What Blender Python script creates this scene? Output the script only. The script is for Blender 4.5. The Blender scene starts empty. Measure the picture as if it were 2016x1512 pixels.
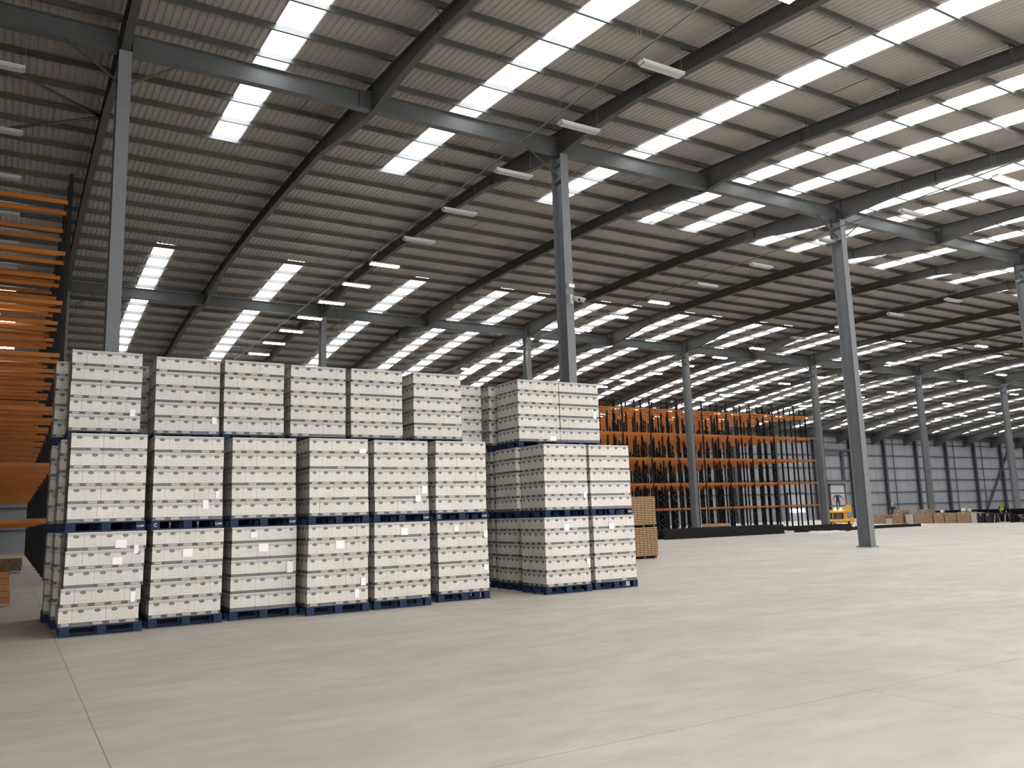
import bpy, math, random
from mathutils import Vector, Matrix
random.seed(7)
SC = bpy.context.scene
COL = SC.collection
rad = math.radians

# ------------------------------------------------------------------ camera, world, exposure
EYE = 1.68
yaw, pit, rol = 0.542071661, 0.157241470, -0.0306581094
fw = Vector((math.sin(yaw)*math.cos(pit), math.cos(yaw)*math.cos(pit), math.sin(pit)))
rt = Vector((math.cos(yaw), -math.sin(yaw), 0)); up = rt.cross(fw)
r2 = math.cos(rol)*rt + math.sin(rol)*up
u2 = -math.sin(rol)*rt + math.cos(rol)*up
cd = bpy.data.cameras.new('camera'); cd.sensor_width = 36.0; cd.lens = 36*1642.07/2016
cd.clip_start = 0.05; cd.clip_end = 1000
cam = bpy.data.objects.new('camera', cd); COL.objects.link(cam)
M = Matrix((( r2.x, u2.x, -fw.x, 0), (r2.y, u2.y, -fw.y, 0), (r2.z, u2.z, -fw.z, EYE), (0, 0, 0, 1)))
cam.matrix_world = M
SC.camera = cam
SKY_OUT = 10.5          # bright overcast sky outside the loading doors added behind the camera
ADDED_DOORS = [(-4.7 + 6.2*k, -4.7 + 6.2*k + 3.8) for k in range(9)]  # unseen doorways, added to let daylight onto the carton fronts and near floor
ADDED_DOOR_H = 5.4
for a_, b_ in ADDED_DOORS:     # sampling portals in the added doorways (they give off no light themselves)
    pl = bpy.data.lights.new('doorway_portal', 'AREA'); pl.shape = 'RECTANGLE'; pl.size = b_-a_; pl.size_y = ADDED_DOOR_H; pl.cycles.is_portal = True
    po = bpy.data.objects.new('doorway_portal', pl); COL.objects.link(po); po.location = ((a_+b_)/2, -3.56, ADDED_DOOR_H/2); po.rotation_euler = (rad(90), 0, 0)
w = bpy.data.worlds.new('sky'); SC.world = w; w.use_nodes = True
bg = w.node_tree.nodes['Background']; bg.inputs[0].default_value = (1.0, 0.965, 0.915, 1); bg.inputs[1].default_value = SKY_OUT
vs = SC.view_settings
vs.view_transform = 'Standard'; vs.look = 'None'; vs.gamma = 1.0; vs.use_curve_mapping = False
vs.exposure = 0.12
SC.cycles.use_denoising = True
SC.cycles.max_bounces = 7
SC.cycles.diffuse_bounces = 5
SC.cycles.sample_clamp_indirect = 6.0
SKY_POWER = 6.3        # daylight coming through the translucent roof panels
LAMP_POWER = 30.0

# ------------------------------------------------------------------ node helpers
class G:
    def __init__(s, name):
        s.m = bpy.data.materials.new(name); s.m.use_nodes = True
        s.t = s.m.node_tree; s.p = s.t.nodes['Principled BSDF']; s.out = s.t.nodes['Material Output']
    def n(s, typ, **kw):
        d = s.t.nodes.new(typ)
        for k, v in kw.items(): setattr(d, k, v)
        return d
    def set(s, sock, v):
        if isinstance(v, bpy.types.NodeSocket): s.t.links.new(v, sock)
        else: sock.default_value = v
    def math(s, op, a, b=None, c=None, clamp=False):
        d = s.n('ShaderNodeMath', operation=op, use_clamp=clamp)
        s.set(d.inputs[0], a)
        if b is not None: s.set(d.inputs[1], b)
        if c is not None: s.set(d.inputs[2], c)
        return d.outputs[0]
    def band(s, x, lo, hi):
        return s.math('MULTIPLY', s.math('GREATER_THAN', x, lo), s.math('LESS_THAN', x, hi))
    def mix(s, f, a, b):
        d = s.n('ShaderNodeMix', data_type='RGBA')
        s.set(d.inputs[0], f); s.set(d.inputs[6], a); s.set(d.inputs[7], b)
        return d.outputs[2]
    def noise(s, vec, scale, detail=3, rough=.55):
        d = s.n('ShaderNodeTexNoise'); s.set(d.inputs['Vector'], vec)
        d.inputs['Scale'].default_value = scale; d.inputs['Detail'].default_value = detail; d.inputs['Roughness'].default_value = rough
        return d.outputs[0]
    def ramp(s, f, lo, hi):
        d = s.n('ShaderNodeMapRange'); s.set(d.inputs[0], f); d.inputs[1].default_value = lo; d.inputs[2].default_value = hi
        return d.outputs[0]
    def obj(s): return s.n('ShaderNodeTexCoord').outputs['Object']
    def pos(s): return s.n('ShaderNodeNewGeometry').outputs['Position']
    def mapped(s, vec, sc):
        d = s.n('ShaderNodeMapping'); s.set(d.inputs[0], vec); d.inputs['Scale'].default_value = sc
        return d.outputs[0]

def c4(c, k=1): return (c[0]*k, c[1]*k, c[2]*k, 1)

def mat(name, col, rough=.5, metal=0, var=.12, scale=3.0, spec=.5, bump=0, bscale=40, coat=0):
    g = G(name)
    v = g.pos()
    f = g.noise(v, scale)
    g.set(g.p.inputs['Base Color'], g.mix(g.ramp(f, .3, .7), c4(col, 1-var), c4(col, 1+var)))
    g.p.inputs['Roughness'].default_value = rough; g.p.inputs['Metallic'].default_value = metal
    g.p.inputs['Specular IOR Level'].default_value = spec
    g.p.inputs['Coat Weight'].default_value = coat; g.p.inputs['Coat Roughness'].default_value = .15
    if bump:
        b = g.n('ShaderNodeBump'); b.inputs['Strength'].default_value = bump; b.inputs['Distance'].default_value = .01
        g.set(b.inputs['Height'], g.noise(v, bscale)); g.set(g.p.inputs['Normal'], b.outputs[0])
    return g.m

def emit(name, col, power, var=0.0):
    g = G(name)
    e = g.n('ShaderNodeEmission')
    f = g.noise(g.mapped(g.pos(), (2, .5, 1)), 1.0)
    g.set(e.inputs[0], g.mix(g.ramp(f, .35, .65), c4(col, 1-var), c4(col)))
    e.inputs[1].default_value = power
    g.t.links.new(e.outputs[0], g.out.inputs[0])
    return g.m

# ------------------------------------------------------------------ materials
def floor_mat():
    g = G('polished_concrete')
    P = g.pos()
    sp = g.n('ShaderNodeSeparateXYZ'); g.set(sp.inputs[0], P); x, y = sp.outputs[0], sp.outputs[1]
    big = g.noise(g.mapped(P, (.35, .6, 1)), 1.0, 4, .6)
    mid = g.noise(g.mapped(P, (1.3, 2.6, 1)), 1.0, 5, .65)
    streak = g.noise(g.mapped(P, (.8, 7.0, 1)), 1.0, 4, .6)
    fine = g.noise(P, 26.0, 4, .7)
    col = g.mix(g.ramp(big, .3, .7), (.515, .48, .43, 1), (.665, .615, .525, 1))
    col = g.mix(g.math('MULTIPLY', g.ramp(mid, .42, .72), .55), col, (.43, .415, .395, 1))
    col = g.mix(g.math('MULTIPLY', g.ramp(streak, .55, .8), .33), col, (.67, .65, .60, 1))
    col = g.mix(g.math('MULTIPLY', g.ramp(fine, .5, .8), .16), col, (.38, .36, .33, 1))
    # dark rubber scuffs, stretched along the truck lanes
    sc_ = g.noise(g.mapped(P, (1.1, 9.0, 1)), 1.0, 2, .5)
    gate = g.noise(g.mapped(P, (.5, .5, 1)), 1.0, 2, .5)
    f = g.math('MULTIPLY', g.ramp(sc_, .70, .76), g.ramp(gate, .52, .62))
    col = g.mix(g.math('MULTIPLY', f, .45), col, (.20, .19, .18, 1))
    # sawn joints: a grid 6.15 m apart
    def joint(c, off, per):
        d = g.math('SUBTRACT', c, off); d = g.math('DIVIDE', d, per); d = g.math('FRACT', g.math('ADD', d, 100.5))
        return g.math('LESS_THAN', g.math('ABSOLUTE', g.math('SUBTRACT', d, .5)), .0052/per)
    j = g.math('MAXIMUM', joint(x, .72, 6.15), joint(y, 5.25, 6.15))
    col = g.mix(g.math('MULTIPLY', j, .72), col, (.20, .17, .13, 1))
    g.set(g.p.inputs['Base Color'], col)
    g.set(g.p.inputs['Roughness'], g.math('ADD', g.math('MULTIPLY', mid, .25), .42))
    g.p.inputs['Specular IOR Level'].default_value = .22
    return g.m

def carton_mat(name, barcode):
    g = G(name)
    uv = g.n('ShaderNodeUVMap'); uv.uv_map = 'UVMap'
    sp = g.n('ShaderNodeSeparateXYZ'); g.set(sp.inputs[0], uv.outputs[0]); u, v = sp.outputs[0], sp.outputs[1]
    side = g.math('LESS_THAN', u, 1.5)                       # top and bottom faces carry u = 2
    P = g.pos()
    col = g.mix(g.ramp(g.noise(P, 2.2), .3, .7), (.49, .47, .437, 1), (.565, .543, .507, 1))
    # grey band along the upper edge
    col = g.mix(g.math('MULTIPLY', g.band(v, .80, .965), g.math('MULTIPLY', side, .9)), col, (.31, .305, .30, 1))
    # faint printed lines
    lines = g.math('MAXIMUM', g.band(v, .30, .36), g.math('MAXIMUM', g.band(v, .52, .545), g.band(v, .60, .62)))
    nz = g.noise(g.mapped(uv.outputs[0], (14, 4, 1)), 1.0, 2)
    tx = g.math('MULTIPLY', g.math('MULTIPLY', lines, g.band(u, .22, .74)), g.math('GREATER_THAN', nz, .48))
    col = g.mix(g.math('MULTIPLY', g.math('MULTIPLY', tx, side), .42), col, (.26, .24, .23, 1))
    # dark bottom band, with or without the pale barcode panel
    band = g.math('MULTIPLY', g.band(v, .010, .185), side)
    col = g.mix(band, col, (.030, .030, .031, 1) if barcode else (.062, .070, .073, 1))
    if barcode:
        bars = g.math('GREATER_THAN', g.math('FRACT', g.math('MULTIPLY', u, 19.3)), .38)
        pan = g.math('MULTIPLY', g.math('MULTIPLY', g.band(u, .22, .80), g.band(v, .03, .165)), side)
        col = g.mix(pan, col, g.mix(g.math('MULTIPLY', bars, .6), (.40, .385, .36, 1), (.13, .125, .12, 1)))
    # oval badge with a pale scribble
    def ell(cx, cy, a, b):
        dx = g.math('DIVIDE', g.math('SUBTRACT', u, cx), a); dy = g.math('DIVIDE', g.math('SUBTRACT', v, cy), b)
        return g.math('LESS_THAN', g.math('ADD', g.math('MULTIPLY', dx, dx), g.math('MULTIPLY', dy, dy)), 1.0)
    o = g.math('MULTIPLY', ell(.5, .775, .185, .088), side)
    col = g.mix(o, col, (.030, .028, .027, 1))
    s2 = g.math('MULTIPLY', ell(.5, .775, .12, .028), g.math('MULTIPLY', side, .55))
    col = g.mix(s2, col, (.28, .27, .26, 1))
    # thin paler strip along the top edge
    edge = g.math('MULTIPLY', g.math('GREATER_THAN', v, .975), side)
    col = g.mix(edge, col, (.66, .64, .605, 1))
    g.set(g.p.inputs['Base Color'], col)
    g.p.inputs['Roughness'].default_value = .42
    g.p.inputs['Coat Weight'].default_value = .10; g.p.inputs['Coat Roughness'].default_value = .25
    return g.m

def film_mat():
    g = G('stretch_film')
    tr = g.n('ShaderNodeBsdfTransparent'); tr.inputs[0].default_value = (.93, .92, .9, 1)
    gl = g.n('ShaderNodeBsdfGlossy'); gl.inputs[0].default_value = (.9, .9, .9, 1); gl.inputs[1].default_value = .22
    b = g.n('ShaderNodeBump'); b.inputs['Strength'].default_value = .5; b.inputs['Distance'].default_value = .02
    g.set(b.inputs['Height'], g.noise(g.mapped(g.pos(), (3, 3, 9)), 1.6, 3)); g.set(gl.inputs['Normal'], b.outputs[0])
    mx = g.n('ShaderNodeMixShader')
    fr = g.n('ShaderNodeFresnel'); fr.inputs[0].default_value = 1.35
    g.set(mx.inputs[0], g.math('ADD', g.math('MULTIPLY', fr.outputs[0], .8), .06))
    g.t.links.new(tr.outputs[0], mx.inputs[1]); g.t.links.new(gl.outputs[0], mx.inputs[2]); g.t.links.new(mx.outputs[0], g.out.inputs[0])
    return g.m

def sheet_label_mat():
    g = G('paper_label')
    uv = g.obj(); sp = g.n('ShaderNodeSeparateXYZ'); g.set(sp.inputs[0], uv)
    ln = g.math('MULTIPLY', g.math('GREATER_THAN', g.math('FRACT', g.math('MULTIPLY', sp.outputs[2], 22)), .62), g.math('GREATER_THAN', g.noise(g.mapped(uv, (45, 1, 20)), 1.0), .5))
    g.set(g.p.inputs['Base Color'], g.mix(g.math('MULTIPLY', ln, .5), (.86, .82, .83, 1), (.4, .38, .4, 1)))
    g.p.inputs['Roughness'].default_value = .45
    return g.m

MT = dict(
    floor=floor_mat(),
    liner=mat('roof_liner_sheet', (.31, .285, .262), .5, 0, .06, .5),
    clad=mat('wall_cladding_panel', (.285, .292, .325), .55, 0, .07, .3),
    dwall=mat('front_wall_panel', (.45, .45, .45), .6, 0, .05, .3),
    steel=mat('rafter_paint', (.055, .052, .048), .5, 0, .12, 1.0),
    beam=mat('tie_beam_paint', (.075, .082, .083), .42, 0, .10, 1.0),
    column=mat('column_paint', (.155, .165, .178), .45, 0, .07, 1.5),
    purlin=mat('purlin_galvanised', (.15, .152, .152), .32, .85, .12, 1.0),
    girt=mat('wall_rail_paint', (.06, .065, .08), .5, 0, .12, 1.0),
    rod=mat('rod_dark', (.05, .047, .045), .5, 0, .1, 2),
    carton=carton_mat('white_carton_print', True), cartonp=carton_mat('white_carton_plain_band', False),
    film=film_mat(), label=sheet_label_mat(),
    blue=mat('pallet_blue_paint', (.004, .018, .058), .6, 0, .3, 6.0, .25),
    white=mat('white_paint', (.82, .82, .80), .4, 0, .04, 4),
    orange=mat('rack_beam_orange', (.43, .132, .011), .45, 0, .12, 2.0),
    black=mat('rack_upright_black', (.009, .009, .010), .5, 0, .2, 3.0, .25),
    galv=mat('galvanised_brace', (.36, .36, .35), .45, .3, .15, 6.0),
    lampw=mat('lamp_housing_white', (.46, .46, .45), .4, 0, .05, 4),
    lampoff=mat('lamp_lens_unlit', (.40, .40, .39), .25, 0, .05, 8),
    lampon=emit('lamp_lens_lit', (1, .90, .80), LAMP_POWER),
    sky=emit('rooflight_panel', (.965, .985, 1.0), SKY_POWER, .08),
    wire=mat('steel_wire', (.17, .17, .165), .5, .2, .1, 10),
    timber=mat('timber_board', (.46, .30, .14), .6, 0, .28, 14.0),
    timberd=mat('timber_batten_dark', (.09, .045, .022), .7, 0, .3, 14.0),
    card=mat('brown_cardboard', (.33, .22, .145), .55, 0, .15, 3.0, coat=.3),
    cardl=mat('pale_cardboard', (.52, .46, .40), .6, 0, .12, 3.0),
    ply=mat('plywood_edge', (.17, .115, .07), .6, 0, .35, 9.0),
    plyt=mat('plywood_top', (.66, .54, .38), .6, 0, .1, 5.0),
    yellow=mat('machine_yellow', (.78, .40, .025), .4, 0, .12, 5.0),
    grille=mat('machine_black', (.02, .02, .02), .5, 0, .2, 6.0),
    steelp=mat('bare_steel', (.5, .5, .5), .35, .6, .1, 6.0),
    headl=emit('work_light', (1, .97, .9), 14.0),
    rubber=mat('rubber', (.025, .025, .025), .8, 0, .2, 6.0),
    red=mat('red_paint', (.45, .03, .03), .45, 0, .15, 5.0),
    navyp=mat('dark_blue_tote', (.008, .012, .035), .5, 0, .2, 4.0),
    plastic=mat('clear_plastic_sheet', (.68, .62, .56), .25, 0, .15, 7.0, bump=.5, bscale=9),
    door=mat('door_panel', (.43, .44, .48), .5, 0, .05, .5),
    glass=emit('door_daylight', (.85, .93, 1.0), 3.2),
    skin=mat('skin', (.42, .25, .18), .5, 0, .08, 8), navy=mat('navy_cloth', (.012, .018, .05), .8, 0, .2, 9),
    dark=mat('black_cloth', (.012, .012, .014), .8, 0, .2, 9), hiv=mat('hi_vis_cloth', (.42, .62, .03), .6, 0, .12, 9),
    hair=mat('grey_hair', (.16, .15, .14), .8, 0, .2, 30), shoe=mat('work_boot', (.03, .025, .02), .6, 0, .2, 9),
    tape=mat('reflective_tape', (.72, .74, .70), .3, .2, .05, 9),
    lens=mat('camera_lens', (.01, .01, .012), .1, 0, .1, 9),
)

# ------------------------------------------------------------------ mesh helpers
class MB:
    def __init__(s): s.v = []; s.f = []; s.mi = []; s.uv = []; s.sm = []
    def face(s, idx, mi=0, uv=None, sm=False): s.f.append(idx); s.mi.append(mi); s.uv.append(uv); s.sm.append(sm)
    def box(s, x0, x1, y0, y1, z0, z1, mi=0, uvs=False, bev=0):
        b = len(s.v)
        s.v += [(x0,y0,z0),(x1,y0,z0),(x1,y1,z0),(x0,y1,z0),(x0,y0,z1),(x1,y0,z1),(x1,y1,z1),(x0,y1,z1)]
        side = [(0,0),(1,0),(1,1),(0,1)] if uvs else None
        cap = [(2,.5)]*4 if uvs else None
        for q in ((0,1,5,4),(1,2,6,5),(2,3,7,6),(3,0,4,7)): s.face([b+i for i in q], mi, side)
        s.face([b+3,b+2,b+1,b], mi, cap); s.face([b+4,b+5,b+6,b+7], mi, cap)
        return s
    def bar(s, p, q, wd, ht, mi=0, upv=(0,0,1)):
        p, q = Vector(p), Vector(q); d = (q-p).normalized(); U = Vector(upv)
        if abs(d.dot(U)) > .98: U = Vector((1,0,0))
        R = d.cross(U).normalized(); U = R.cross(d).normalized()
        b = len(s.v)
        for c in (p, q):
            for a, e in ((-1,-1),(1,-1),(1,1),(-1,1)): s.v.append(tuple(c + R*(a*wd/2) + U*(e*ht/2)))
        for i in range(4): s.face([b+i, b+(i+1)%4, b+4+(i+1)%4, b+4+i], mi)
        s.face([b+3,b+2,b+1,b], mi); s.face([b+4,b+5,b+6,b+7], mi)
        return s
    def tube(s, pts, r, n=6, mi=0, caps=True):
        pts = [Vector(p) for p in pts]; rings = []
        for i, p in enumerate(pts):
            d = (pts[min(i+1, len(pts)-1)] - pts[max(i-1, 0)]).normalized()
            U = Vector((0,0,1)) if abs(d.z) < .95 else Vector((1,0,0))
            R = d.cross(U).normalized(); U = R.cross(d)
            rr = r[i] if isinstance(r, (list, tuple)) else r
            rings.append(len(s.v))
            for k in range(n):
                a = 2*math.pi*k/n; s.v.append(tuple(p + R*(math.cos(a)*rr) + U*(math.sin(a)*rr)))
        for a, b in zip(rings, rings[1:]):
            for k in range(n): s.face([a+k, a+(k+1)%n, b+(k+1)%n, b+k], mi, None, True)
        if caps:
            s.face([rings[0]+k for k in range(n)][::-1], mi); s.face([rings[-1]+k for k in range(n)], mi)
        return s
    def loft(s, secs, mi=0, closed=True, caps=True):
        """SECS: list of equal-length point lists."""
        n = len(secs[0]); base = []
        for c in secs: base.append(len(s.v)); s.v += [tuple(p) for p in c]
        for a, b in zip(base, base[1:]):
            for k in range(n if closed else n-1): s.face([a+k, a+(k+1)%n, b+(k+1)%n, b+k], mi)
        if caps and closed:
            s.face([base[0]+k for k in range(n)][::-1], mi); s.face([base[-1]+k for k in range(n)], mi)
        return s
    def mesh(s, name, mats):
        me = bpy.data.meshes.new(name); me.from_pydata(s.v, [], s.f)
        for m in (mats if isinstance(mats, (list, tuple)) else [mats]): me.materials.append(MT[m] if isinstance(m, str) else m)
        me.polygons.foreach_set('material_index', s.mi)
        me.polygons.foreach_set('use_smooth', s.sm)
        if any(u is not None for u in s.uv):
            L = me.uv_layers.new(name='UVMap')
            i = 0
            for f, u in zip(s.f, s.uv):
                for k in range(len(f)):
                    L.data[i].uv = u[k] if u else (2, .5); i += 1
        me.update(); return me

def put(name, me, parent=None, loc=(0,0,0), rz=0):
    o = bpy.data.objects.new(name, me); COL.objects.link(o)
    o.location = loc; o.rotation_euler = (0, 0, rz)
    if parent: o.parent = parent
    return o
def tag(o, label, cat, group=None):
    o['label'] = label; o['category'] = cat
    if group: o['group'] = group
    return o
def thing(name, label, cat, loc=(0,0,0), rz=0, group=None):
    o = bpy.data.objects.new(name, None); COL.objects.link(o); o.empty_display_size = .1
    o.location = loc; o.rotation_euler = (0, 0, rz)
    return tag(o, label, cat, group)
def struct(name, mb, m):
    o = put(name, mb.mesh(name, m)); o['kind'] = 'structure'; return o
TRIM = [0]
def trim(mb, m):
    TRIM[0] += 1; return struct('trim_%d' % TRIM[0], mb, m)
def dup(root, loc, rz=None, label=None, group=None):
    r = root.copy(); COL.objects.link(r); r.location = loc
    if rz is not None: r.rotation_euler = (0, 0, rz)
    if label: r['label'] = label
    if group: r['group'] = group
    for ch in list(root.children):
        c = ch.copy(); COL.objects.link(c); c.parent = r
        for gch in ch.children:
            d = gch.copy(); COL.objects.link(d); d.parent = c
    return r
ORD = ['zeroth','first','second','third','fourth','fifth','sixth','seventh','eighth','ninth','tenth','eleventh','twelfth','thirteenth','fourteenth','fifteenth','sixteenth','seventeenth','eighteenth','nineteenth','twentieth','twenty-first','twenty-second','twenty-third','twenty-fourth']

# ------------------------------------------------------------------ building shell
XL, XR, YF, YB = -30.0, 205.0, -3.5, 75.0
def sheet(y): return 15.45 - .0024*(y-36)**2
PITCH = 1.66
PUR = [28.95 + PITCH*k for k in range(-19, 28)]
PUR = [y for y in PUR if YF+.3 < y < YB-.3]
# rafter frames, left to right (the evens starting at 1.95 carry columns)
FR = [-26.4, -19.3, -12.2, -5.1, 1.95, 8.86, 15.67, 22.55, 30.2, 37.5, 44.8, 52.2, 59.6, 67.1, 74.6, 82.0, 89.3, 96.6, 104.0, 111.4, 118.8, 126.2, 133.6, 141.0, 148.4]
COLX = [x for i, x in enumerate(FR) if i % 2 == 0]
ROW1, ROW2 = 22.4, 48.0

struct('floor', MB().box(XL, XR, YF, YB, -.2, 0), 'floor')
STRIPS = []
STRIPS += [(5.43, 6.35), (11.9, 12.85), (19.2, 20.15)]
for a, b in zip(FR[7:], FR[8:] + [155.8]):
    wd = b-a
    for t in (.30, .655): STRIPS.append((a + wd*t, a + wd*t + .93))
RANGES = [(PUR[0], 28.95), (28.95 + PITCH*8, PUR[-1])]
OPEN = [(s_, RANGES) for s_ in STRIPS]

def build_ceiling():
    ys = [YF] + PUR + [YB]
    xs = []; x = XL; k = 0
    while x < XR:
        xs += [(x, 0), (x+.07, 0), (x+.09, .016), (x+.18, .016)]; x += .2
    xs.append((XR, 0))
    m = MB()
    for y in ys:
        z = sheet(y)
        m.v += [(a, y, z + d) for a, d in xs]
    n = len(xs)
    for j in range(len(ys)-1):
        ym = (ys[j]+ys[j+1])/2; now = [s_ for s_, rr in OPEN if any(a < ym < b for a, b in rr)]
        for i in range(n-1):
            xm = (xs[i][0]+xs[i+1][0])/2
            if any(a+.02 < xm < b-.02 for a, b in now): continue
            q = j*n+i; m.face([q, q+n, q+n+1, q+1])
    return m
struct('ceiling', build_ceiling(), 'liner')
WN = 0
for (a, b), rr in OPEN:
    for lo, hi in rr:
        ys = [y for y in PUR if lo-.01 <= y <= hi+.01]
        m = MB(); m.v = [(x, y, sheet(y)-.012) for y in ys for x in (a, b)]
        for j in range(len(ys)-1): m.face([2*j, 2*j+2, 2*j+3, 2*j+1])
        WN += 1; struct('window_%d' % WN, m, 'sky')
ZE = sheet(YB)
mf = MB().box(XL, XR, YF-.12, YF, ADDED_DOOR_H, sheet(YF)+.1)
xs_ = [XL] + [q for d in ADDED_DOORS for q in d] + [XR]
for i in range(0, len(xs_), 2): mf.box(xs_[i], xs_[i+1], YF-.12, YF, 0, ADDED_DOOR_H)
struct('wall_front', mf, 'dwall')
for i, (a, b) in enumerate(ADDED_DOORS):  # frames of the added doorways, there only to let light in
    d_ = put('door_%d' % (3+i), MB().box(a-.15, a, YF-.02, YF+.12, 0, ADDED_DOOR_H+.15).box(b, b+.15, YF-.02, YF+.12, 0, ADDED_DOOR_H+.15).box(a-.15, b+.15, YF-.02, YF+.12, ADDED_DOOR_H, ADDED_DOOR_H+.15).mesh('door', 'girt')); d_['kind'] = 'structure'
struct('floor_outside', MB().box(-60, 80, -40, YF-.125, -.25, -.05), 'floor') if False else None
def gable(x0, x1):
    ys = [YF + (YB-YF)*i/40 for i in range(41)]
    m = MB(); secs = []
    for y in ys: secs.append([(x0, y, 0), (x1, y, 0), (x1, y, sheet(y)+.1), (x0, y, sheet(y)+.1)])
    return m.loft(secs)
struct('wall_left', gable(XL-.12, XL), 'dwall'); struct('wall_right', gable(XR, XR+.12), 'dwall')
# far wall: flat composite panels with vertical joints
mw = MB(); x = XL
while x < XR:
    mw.box(x+.02, min(x+2.38, XR), YB, YB+.1, 0, ZE+.1); x += 2.4
mw.box(XL, XR, YB+.1, YB+.14, 0, ZE+.1, 1)
struct('wall_back', mw, ['clad', 'girt'])
GIRTZ = [1.75, 3.44, 5.13, 6.84, 8.56, 10.29]
for z in GIRTZ: trim(MB().box(XL, XR, YB-.16, YB, z-.06, z+.06), 'girt')
trim(MB().box(XL, XR, YB-.45, YB-.02, 11.05, 11.65), 'steel')
WPOST = [98.9 + 7.4*k for k in range(-17, 14)]
for x in WPOST:
    if x < XL+1: continue
    m = MB().box(x-.20, x+.20, YB-.52, YB-.50, 0, 11.1).box(x-.20, x+.20, YB-.19, YB-.17, 0, 11.1).box(x-.02, x+.02, YB-.50, YB-.19, 0, 11.1)
    trim(m, 'girt')
    if x > 85:
        for dx in (2.2,): trim(MB().box(x+dx-.05, x+dx+.05, YB-.24, YB-.16, 0, 11.0), 'girt')
trim(MB().bar((130.5, YB-.3, .6), (138.6, YB-.3, 10.2), .26, .26), 'girt')
trim(MB().bar((91.5, YB-.3, 9.2), (98.7, YB-.3, 9.2), .3, .3), 'girt')
trim(MB().box(97.0, 97.5, YB-.3, YB-.14, 5.2, 9.3), 'girt')
# loading doors in the far wall
def door(n, x0, x1, h, m='door', lit=False):
    b = MB().box(x0, x1, YB-.14, YB-.06, 0, h)
    for k in range(1, int(h/.55)): b.box(x0, x1, YB-.15, YB-.14, k*.55-.012, k*.55+.012)
    d = put('door_%d' % n, b.mesh('door', m)); d['kind'] = 'structure'
    f = MB().box(x0-.18, x0, YB-.22, YB-.06, 0, h+.2).box(x1, x1+.18, YB-.22, YB-.06, 0, h+.2).box(x0-.18, x1+.18, YB-.22, YB-.06, h, h+.2)
    put('door_frame', f.mesh('door_frame', 'girt'), d)
    return d
door(1, 94.3, 97.2, 4.5)
d2 = door(2, 86.0, 89.2, 3.4)
put('glazed_panel', MB().box(86.2, 89.0, YB-.17, YB-.15, 1.05, 1.5).mesh('glazed_panel', 'glass'), d2)

# roof purlins and sag bars
for y in PUR:
    z = sheet(y)
    m = MB().box(XL, XR, y-.006, y+.006, z-.22, z-.004).box(XL, XR, y-.065, y-.006, z-.22, z-.208).box(XL, XR, y+.006, y+.065, z-.016, z-.004)
    trim(m, 'purlin')
for bi in range(3, 16):
    a, b = FR[bi], FR[bi+1]
    m = MB(); any_ = False
    for k in range(len(PUR)-1):
        y0, y1 = PUR[k], PUR[k+1]
        for t in (.36, .80):
            if y0 > 8 and y1 < 60 and ((k*7 + bi*3 + int(t*10)) % 6 < 1):
                x = a + (b-a)*t
                m.bar((x, y0, sheet(y0)-.13), (x, y1, sheet(y1)-.13), .018, .018)
    trim(m, 'rod')

# rafters: curved I sections, deeper at the two column rows
def rdepth(y):
    z = sheet(y)
    base = z - .22 - .46
    for r in (ROW1, ROW2):
        d = abs(y-r)
        if d < 4.6: base = min(base, (13.88)*(1-d/4.6) + (z-.68)*(d/4.6))
    for r in (YF, YB):
        d = abs(y-r)
        if d < 7: base = min(base, (z-1.75)*(1-d/7) + (z-.68)*(d/7))
    return base
def rafter_mesh():
    ys = [YF + .05 + (YB-YF-.1)*i/110 for i in range(111)]
    m = MB(); H = .105
    top = lambda y: sheet(y)-.222
    m.loft([[(-H, y, top(y)-.02), (H, y, top(y)-.02), (H, y, top(y)), (-H, y, top(y))] for y in ys])
    m.loft([[(-H, y, rdepth(y)), (H, y, rdepth(y)), (H, y, rdepth(y)+.02), (-H, y, rdepth(y)+.02)] for y in ys])
    m.loft([[(-.008, y, rdepth(y)+.02), (.008, y, rdepth(y)+.02), (.008, y, top(y)-.02), (-.008, y, top(y)-.02)] for y in ys])
    for r in (ROW1, ROW2):
        for dy in (-.29, .29, -4.6, 4.6): m.box(-.1, .1, r+dy-.008, r+dy+.008, rdepth(r+dy)+.02, top(r+dy)-.02)
    return m.mesh('roof_rafter', 'steel')
RM = rafter_mesh()
RG = 'curved roof rafters'
fbm = {}
for i, x in enumerate(FR):
    if i < 1: continue
    rel = i - 3
    colr = (i % 2 == 0)
    kind = 'rising over the columns' if colr else 'between the column lines'
    o = put('roof_rafter', RM, None, (x, 0, 0))
    tag(o, 'dark grey curved steel rafter %s, %s roof rafter from the left' % (kind, ORD[i-3] if i >= 4 else ['zeroth', 'third hidden', 'second hidden', 'first hidden'][i]), 'rafter', RG)
    if 3 <= i <= 12:
        for k, y in enumerate(PUR):
            if 5 < y < 62 and k % 2 == 0 and min(abs(y-ROW1), abs(y-ROW2)) > 2.5:
                if k not in fbm:
                    fbm[k] = MB().bar((-.09, y, rdepth(y)+.03), (-.36, y, sheet(y)-.16), .028, .010).bar((.09, y, rdepth(y)+.03), (.36, y, sheet(y)-.16), .028, .010).mesh('fly_brace', 'steel')
                put('fly_brace', fbm[k], o)

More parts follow.
